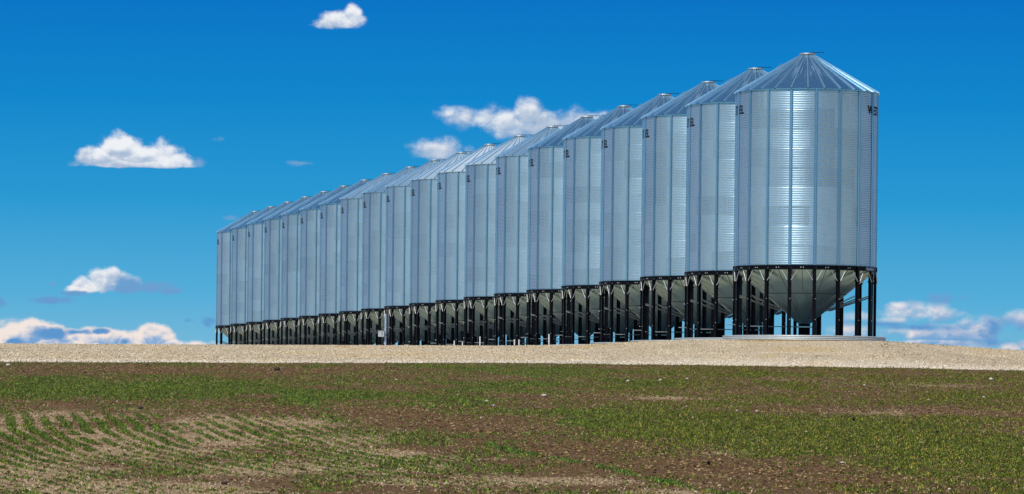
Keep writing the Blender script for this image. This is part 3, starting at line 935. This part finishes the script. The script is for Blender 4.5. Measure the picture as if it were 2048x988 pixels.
def blades(name, x, y, nb, h, wd, spread, lean, mat, tint, hvar=0.5):
    n = len(x)
    X = np.repeat(x, nb) + rng.normal(0, spread, n * nb)
    Yp = np.repeat(y, nb) + rng.normal(0, spread, n * nb)
    H = np.repeat(h, nb) * (1 - hvar / 2 + hvar * rng.random(n * nb))
    a = rng.random(n * nb) * 2 * np.pi
    la = rng.random(n * nb) * 2 * np.pi
    L = H * lean * rng.random(n * nb)
    Wd = wd * (0.6 + 0.8 * rng.random(n * nb))
    Zg = ground(X, Yp) - 0.012
    c, s = np.cos(a) * Wd / 2, np.sin(a) * Wd / 2
    p0 = np.stack([X - c, Yp - s, Zg], -1)
    p1 = np.stack([X + c, Yp + s, Zg], -1)
    mx, my, mz = X + np.cos(la) * L * .35, Yp + np.sin(la) * L * .35, Zg + H * .6
    p2 = np.stack([mx + c * .8, my + s * .8, mz], -1)
    p3 = np.stack([mx - c * .8, my - s * .8, mz], -1)
    p4 = np.stack([X + np.cos(la) * L, Yp + np.sin(la) * L, Zg + H], -1)
    V = np.stack([p0, p1, p2, p3, p4], 1).reshape(-1, 3)
    base_i = np.arange(n * nb)[:, None] * 5
    F = np.concatenate([base_i + np.array([[0, 1, 2]]), base_i + np.array([[0, 2, 3]]), base_i + np.array([[3, 2, 4]])], 1).reshape(-1, 3)
    col_ = np.repeat(np.repeat(tint, nb, 0), 5, 0)
    return np_mesh(name, V, F, mat, False, col_)


inv = lambda d: slope_seen(d)
N0 = 330000
x, y = scatter(N0, -0.165, 0.165, 60, 197, inv)
g, s, ba, st = cover(x, y)
keep = (rng.random(N0) < np.clip(g, 0, 1) ** 1.25 * 0.95) & (y < edge_d(x, y) + 0.6)
x, y, g, st = x[keep], y[keep], g[keep], st[keep]
olive = sstep(x / y, 0.0, 0.05) * (1 - st)
tint = np.stack([1.05 + 0.42 * olive - 0.30 * st, 0.92 + 0.10 * olive + 0.10 * st, 0.85 + 0.35 * st, np.ones_like(g)], -1)
tint[:, :3] *= ((0.45 + 1.15 * rng.random(len(x))) * (1 - 0.16 * olive))[:, None]
tag(blades('young_crop', x, y, 5, (0.034 + 0.032 * rng.random(len(x))) * (0.8 + 0.4 * g), 0.019, 0.026, 1.1, M_GRASS, tint), kind='stuff')

N1 = 170000
x, y = scatter(N1, -0.165, 0.165, 60, 196, inv)
g, s, ba, st = cover(x, y)
keep = (rng.random(N1) < 0.035 + 0.75 * s) & (y < edge_d(x, y) + 0.3)
x, y = x[keep], y[keep]
one = np.ones((len(x), 4))
tag(blades('straw', x, y, 3, 0.022 + 0.022 * rng.random(len(x)), 0.013, 0.05, 3.6, M_STRAW, one, 0.8), kind='stuff')


def pebbles(name, x, y, size, mat, flat=0.6, lift=0.2, tint=None):
    n = len(x)
    O = np.array([(1, 0, 0), (-1, 0, 0), (0, 1, 0), (0, -1, 0), (0, 0, 1), (0, 0, -1.0)])
    P = O[None] * (0.65 + 0.6 * rng.random((n, 6, 1))) + rng.normal(0, 0.16, (n, 6, 3))
    a = rng.random(n) * 2 * np.pi
    ca, sa = np.cos(a)[:, None], np.sin(a)[:, None]
    px, py = P[..., 0] * ca - P[..., 1] * sa, P[..., 0] * sa + P[..., 1] * ca
    sz = size[:, None]
    V = np.stack([x[:, None] + px * sz, y[:, None] + py * sz, ground(x, y)[:, None] + lift * sz + P[..., 2] * sz * flat], -1).reshape(-1, 3)
    f = np.array([(0, 2, 4), (2, 1, 4), (1, 3, 4), (3, 0, 4), (2, 0, 5), (1, 2, 5), (3, 1, 5), (0, 3, 5)])
    F = (np.arange(n)[:, None, None] * 6 + f[None]).reshape(-1, 3)
    return np_mesh(name, V, F, mat, False, None if tint is None else np.repeat(tint, 6, 0))


N2 = 140000
x, y = scatter(N2, -0.165, 0.165, 60, 196, inv)
g, s, ba, st = cover(x, y)
keep = (rng.random(N2) < 0.25 + 0.75 * ba) & (y < edge_d(x, y) + 0.2)
x, y = x[keep], y[keep]
tag(pebbles('soil_clods', x, y, 0.014 + 0.034 * rng.random(len(x)) ** 2, M_CLODS), kind='stuff')

# loose stones over the gravel
N3 = 230000
t_ = -0.15 + 0.30 * rng.random(N3)
y = 184 + 110 * rng.random(N3) ** 1.25
x = t_ * y
keep = (y > edge_d(t_ * 190, y * 0 + 190.) + 0.1)
for i in range(20):
    cx, cy = X_0 + i * STEP * math.sin(PSI), Y_0 + i * STEP * math.cos(PSI)
    keep &= (x - cx) ** 2 + (y - cy) ** 2 > 4.82 ** 2
x, y = x[keep], y[keep]
tag(pebbles('gravel_stones', x, y, 0.013 + 0.032 * rng.random(len(x)) ** 1.5, M_GSTONE, 0.75, 0.9, gravel_tint(x, y)), kind='stuff')

# ------------------------------------------------------------------ single stones, clods and weeds one can point to
def rock(x, y, w, mat, name, seed, flat=0.62):
    r = random.Random(seed)
    b = MB()
    nu, nvv = 9, 6
    P = []
    off = [[r.uniform(0.82, 1.15) for _ in range(nu)] for _ in range(nvv)]
    el = r.uniform(0.75, 1.0)
    for j in range(1, nvv):
        th = math.pi * j / nvv
        for i in range(nu):
            a = 2 * math.pi * (i + 0.5 * (j % 2)) / nu
            k_ = off[j][i] * w / 2
            P.append((math.sin(th) * math.cos(a) * k_, math.sin(th) * math.sin(a) * k_ * el, math.cos(th) * k_ * flat))
    top, bot = len(P), len(P) + 1
    P += [(0, 0, w / 2 * flat), (0, 0, -w / 2 * flat)]
    F = []
    for j in range(nvv - 2):
        for i in range(nu):
            F.append((j * nu + i, (j + 1) * nu + i, (j + 1) * nu + (i + 1) % nu, j * nu + (i + 1) % nu))
    for i in range(nu):
        F.append((top, i, (i + 1) % nu))
        F.append((bot, (nvv - 2) * nu + (i + 1) % nu, (nvv - 2) * nu + i))
    b.add(P, F, 0, True)
    o = b.build(name, mat)
    o.location = (x, y, float(ground(x, y)) + w * 0.5 * flat * 0.75)
    o.rotation_euler = (0, 0, r.uniform(0, 6.28))
    return o


ROCK_LABEL = [
    'large white stone at the far left edge just below the gravel',
    'small pale stone on the green patch at left, above the crop rows',
    'small tan stone lying between the crop rows at left',
    'tiny pale stone in the green patch below the middle of the leftmost bins',
    'pale flat stone on bare soil below the electrical cabinet',
    'larger of two pale rounded stones lying close together mid-field',
    'smaller of two pale rounded stones lying close together mid-field',
    'small pale stone at the left tip of the olive grass band',
    'tan egg-shaped stone lying on the straw in the lower middle',
    'leftmost of three white stones in line below the gravel edge',
    'middle one of three white stones in line below the gravel edge',
    'rightmost of three white stones in line below the gravel edge',
    'long flat white stone lying mid-field in front of the row centre',
    'small grey stone on the brown strip above the olive grass',
    'white stone on the brown strip, farther right than the grey one',
    'pale stone below the nearest bin at the edge of the olive grass',
    'small white stone inside the olive grass at mid-field',
    'small cream stone at the upper rim of the olive grass',
    'tan stone on the dark soil at the bottom edge, right of centre',
    'grey half-buried stone at the far right just below the gravel',
    'pale stone near the right edge on the thin green strip',
    'small pale stone on the bare streak at right, mid-field',
    'small pale stone in the field straight below the nearest bin',
    'small yellowish stone in the green grass below the nearest bin',
    'flat tan stone in the grass at lower right',
    'pale flat stone on the grass above the dark soil at lower right',
    'small white stone at bottom right on dark soil',
    'grey stone closest to the bottom right corner']
for i, (rx, ry, rw) in enumerate(ROCK):
    tan = i in (2, 8, 18, 24, 23)
    o = rock(rx, ry, rw * 1.0, M_TAN if tan else M_ROCK, 'field_stone', 100 + i, 0.42 if i in (4, 12, 24, 25) else 0.62)
    tag(o, ROCK_LABEL[i], 'stone', 'stones scattered over the field')

CLOD_LABEL = ['dark soil clod at left just below the gravel edge', 'small dark clod in the green patch at upper left',
              'dark narrow clod above the crop rows at left', 'dark round clod near the bottom edge among the crop rows',
              'large dark clod on bare soil below the leftmost bins', 'dark green weed at the lower rim of the olive grass',
              'dark green weed in the field below the nearest bin', 'dark green weed in the grass at right']


def weed(x, y, w, seed):
    r = random.Random(seed)
    b = MB()
    for q in range(26):
        a, l = r.uniform(0, 6.28), w * r.uniform(0.3, 0.62)
        h = w * r.uniform(0.25, 0.95)
        u_ = Vector((math.cos(a), math.sin(a), 0))
        s_ = Vector((-math.sin(a), math.cos(a), 0)) * w * 0.10
        m1 = u_ * l * 0.5 + Vector((0, 0, h * 0.8))
        t1 = u_ * l + Vector((0, 0, h * 0.75))
        b.add([(0, 0, 0), m1 + s_, t1, m1 - s_], [(0, 1, 2, 3)])
    o = b.build('weed', M_WEED)
    o.location = (x, y, float(ground(x, y)))
    return o


M_WEED = plain('dark_weed_leaf', (0.018, 0.042, 0.014), 0.6, 0, 0.4, 30)
for i, (rx, ry, rw) in enumerate(CLOD):
    if i >= 5:
        o = weed(rx, ry, rw * 1.3, 50 + i)
        tag(o, CLOD_LABEL[i], 'weed', 'dark weeds in the field')
    else:
        o = rock(rx, ry, rw * 0.95, M_DARK, 'soil_clod', 300 + i, 0.6)
        tag(o, CLOD_LABEL[i], 'soil clod', 'dark clods on the field')

# ------------------------------------------------------------------ yard furniture before the bins
def on_ray(t, y):
    return t * y, y


cx, cy = on_ray(-0.03233, 316.0)
cab = empty('electrical_cabinet', (cx, cy, BASE_Z))
tag(cab, 'pale grey electrical cabinet on a post among the black legs', 'electrical cabinet')
b = MB()
b.box((0.22, 0, 1.55), (0.07, 0, 0), (0, 0.06, 0), (0, 0, 1.55))
b.build('post', M_CABPOST, cab)
b = MB()
b.box((-0.10, -0.17, 1.53), (0.235, 0, 0), (0, 0.10, 0), (0, 0, 0.23))
b.box((-0.10, -0.17, 1.775), (0.26, 0, 0), (0, 0.13, 0), (0, 0, 0.012))
box_ = b.build('cabinet_box', M_CAB, cab)
b = MB()
b.box((-0.02, -0.275, 1.53), (0.025, 0, 0), (0, 0.012, 0), (0, 0, 0.09))
b.build('handle', M_SEAM, box_)

PIPES = [(-0.0692, 400.0, 1.75, 'white pipe stub before the bins at the left end of the row'),
         (-0.01454, 300.0, 0.75, 'shorter left pipe of a white pair before the middle bins'),
         (-0.01251, 298.0, 0.62, 'right pipe of a white pair before the middle bins'),
         (-0.00818, 292.0, 0.95, 'tall white pipe standing before the middle bins'),
         (0.00036, 283.0, 0.62, 'left pipe of a white pair right of the middle bins'),
         (0.00148, 282.0, 0.60, 'right pipe of a white pair right of the middle bins'),
         (0.0089, 273.0, 0.85, 'white pipe stub before the sixth bin from the right')]
for t0, d0, hh, lab in PIPES:
    px_, py_ = on_ray(t0, d0)
    b = MB()
    b.tube((0, 0, 0), (0, 0, hh), 0.045, 10)
    b.tube((0, 0, hh), (0, 0, hh + 0.05), 0.055, 10)
    o = b.build('pipe_stub', M_WHITEPIPE)
    o.location = (px_, py_, float(ground(px_, py_)))
    tag(o, lab, 'pipe', 'white pipe stubs before the bins')
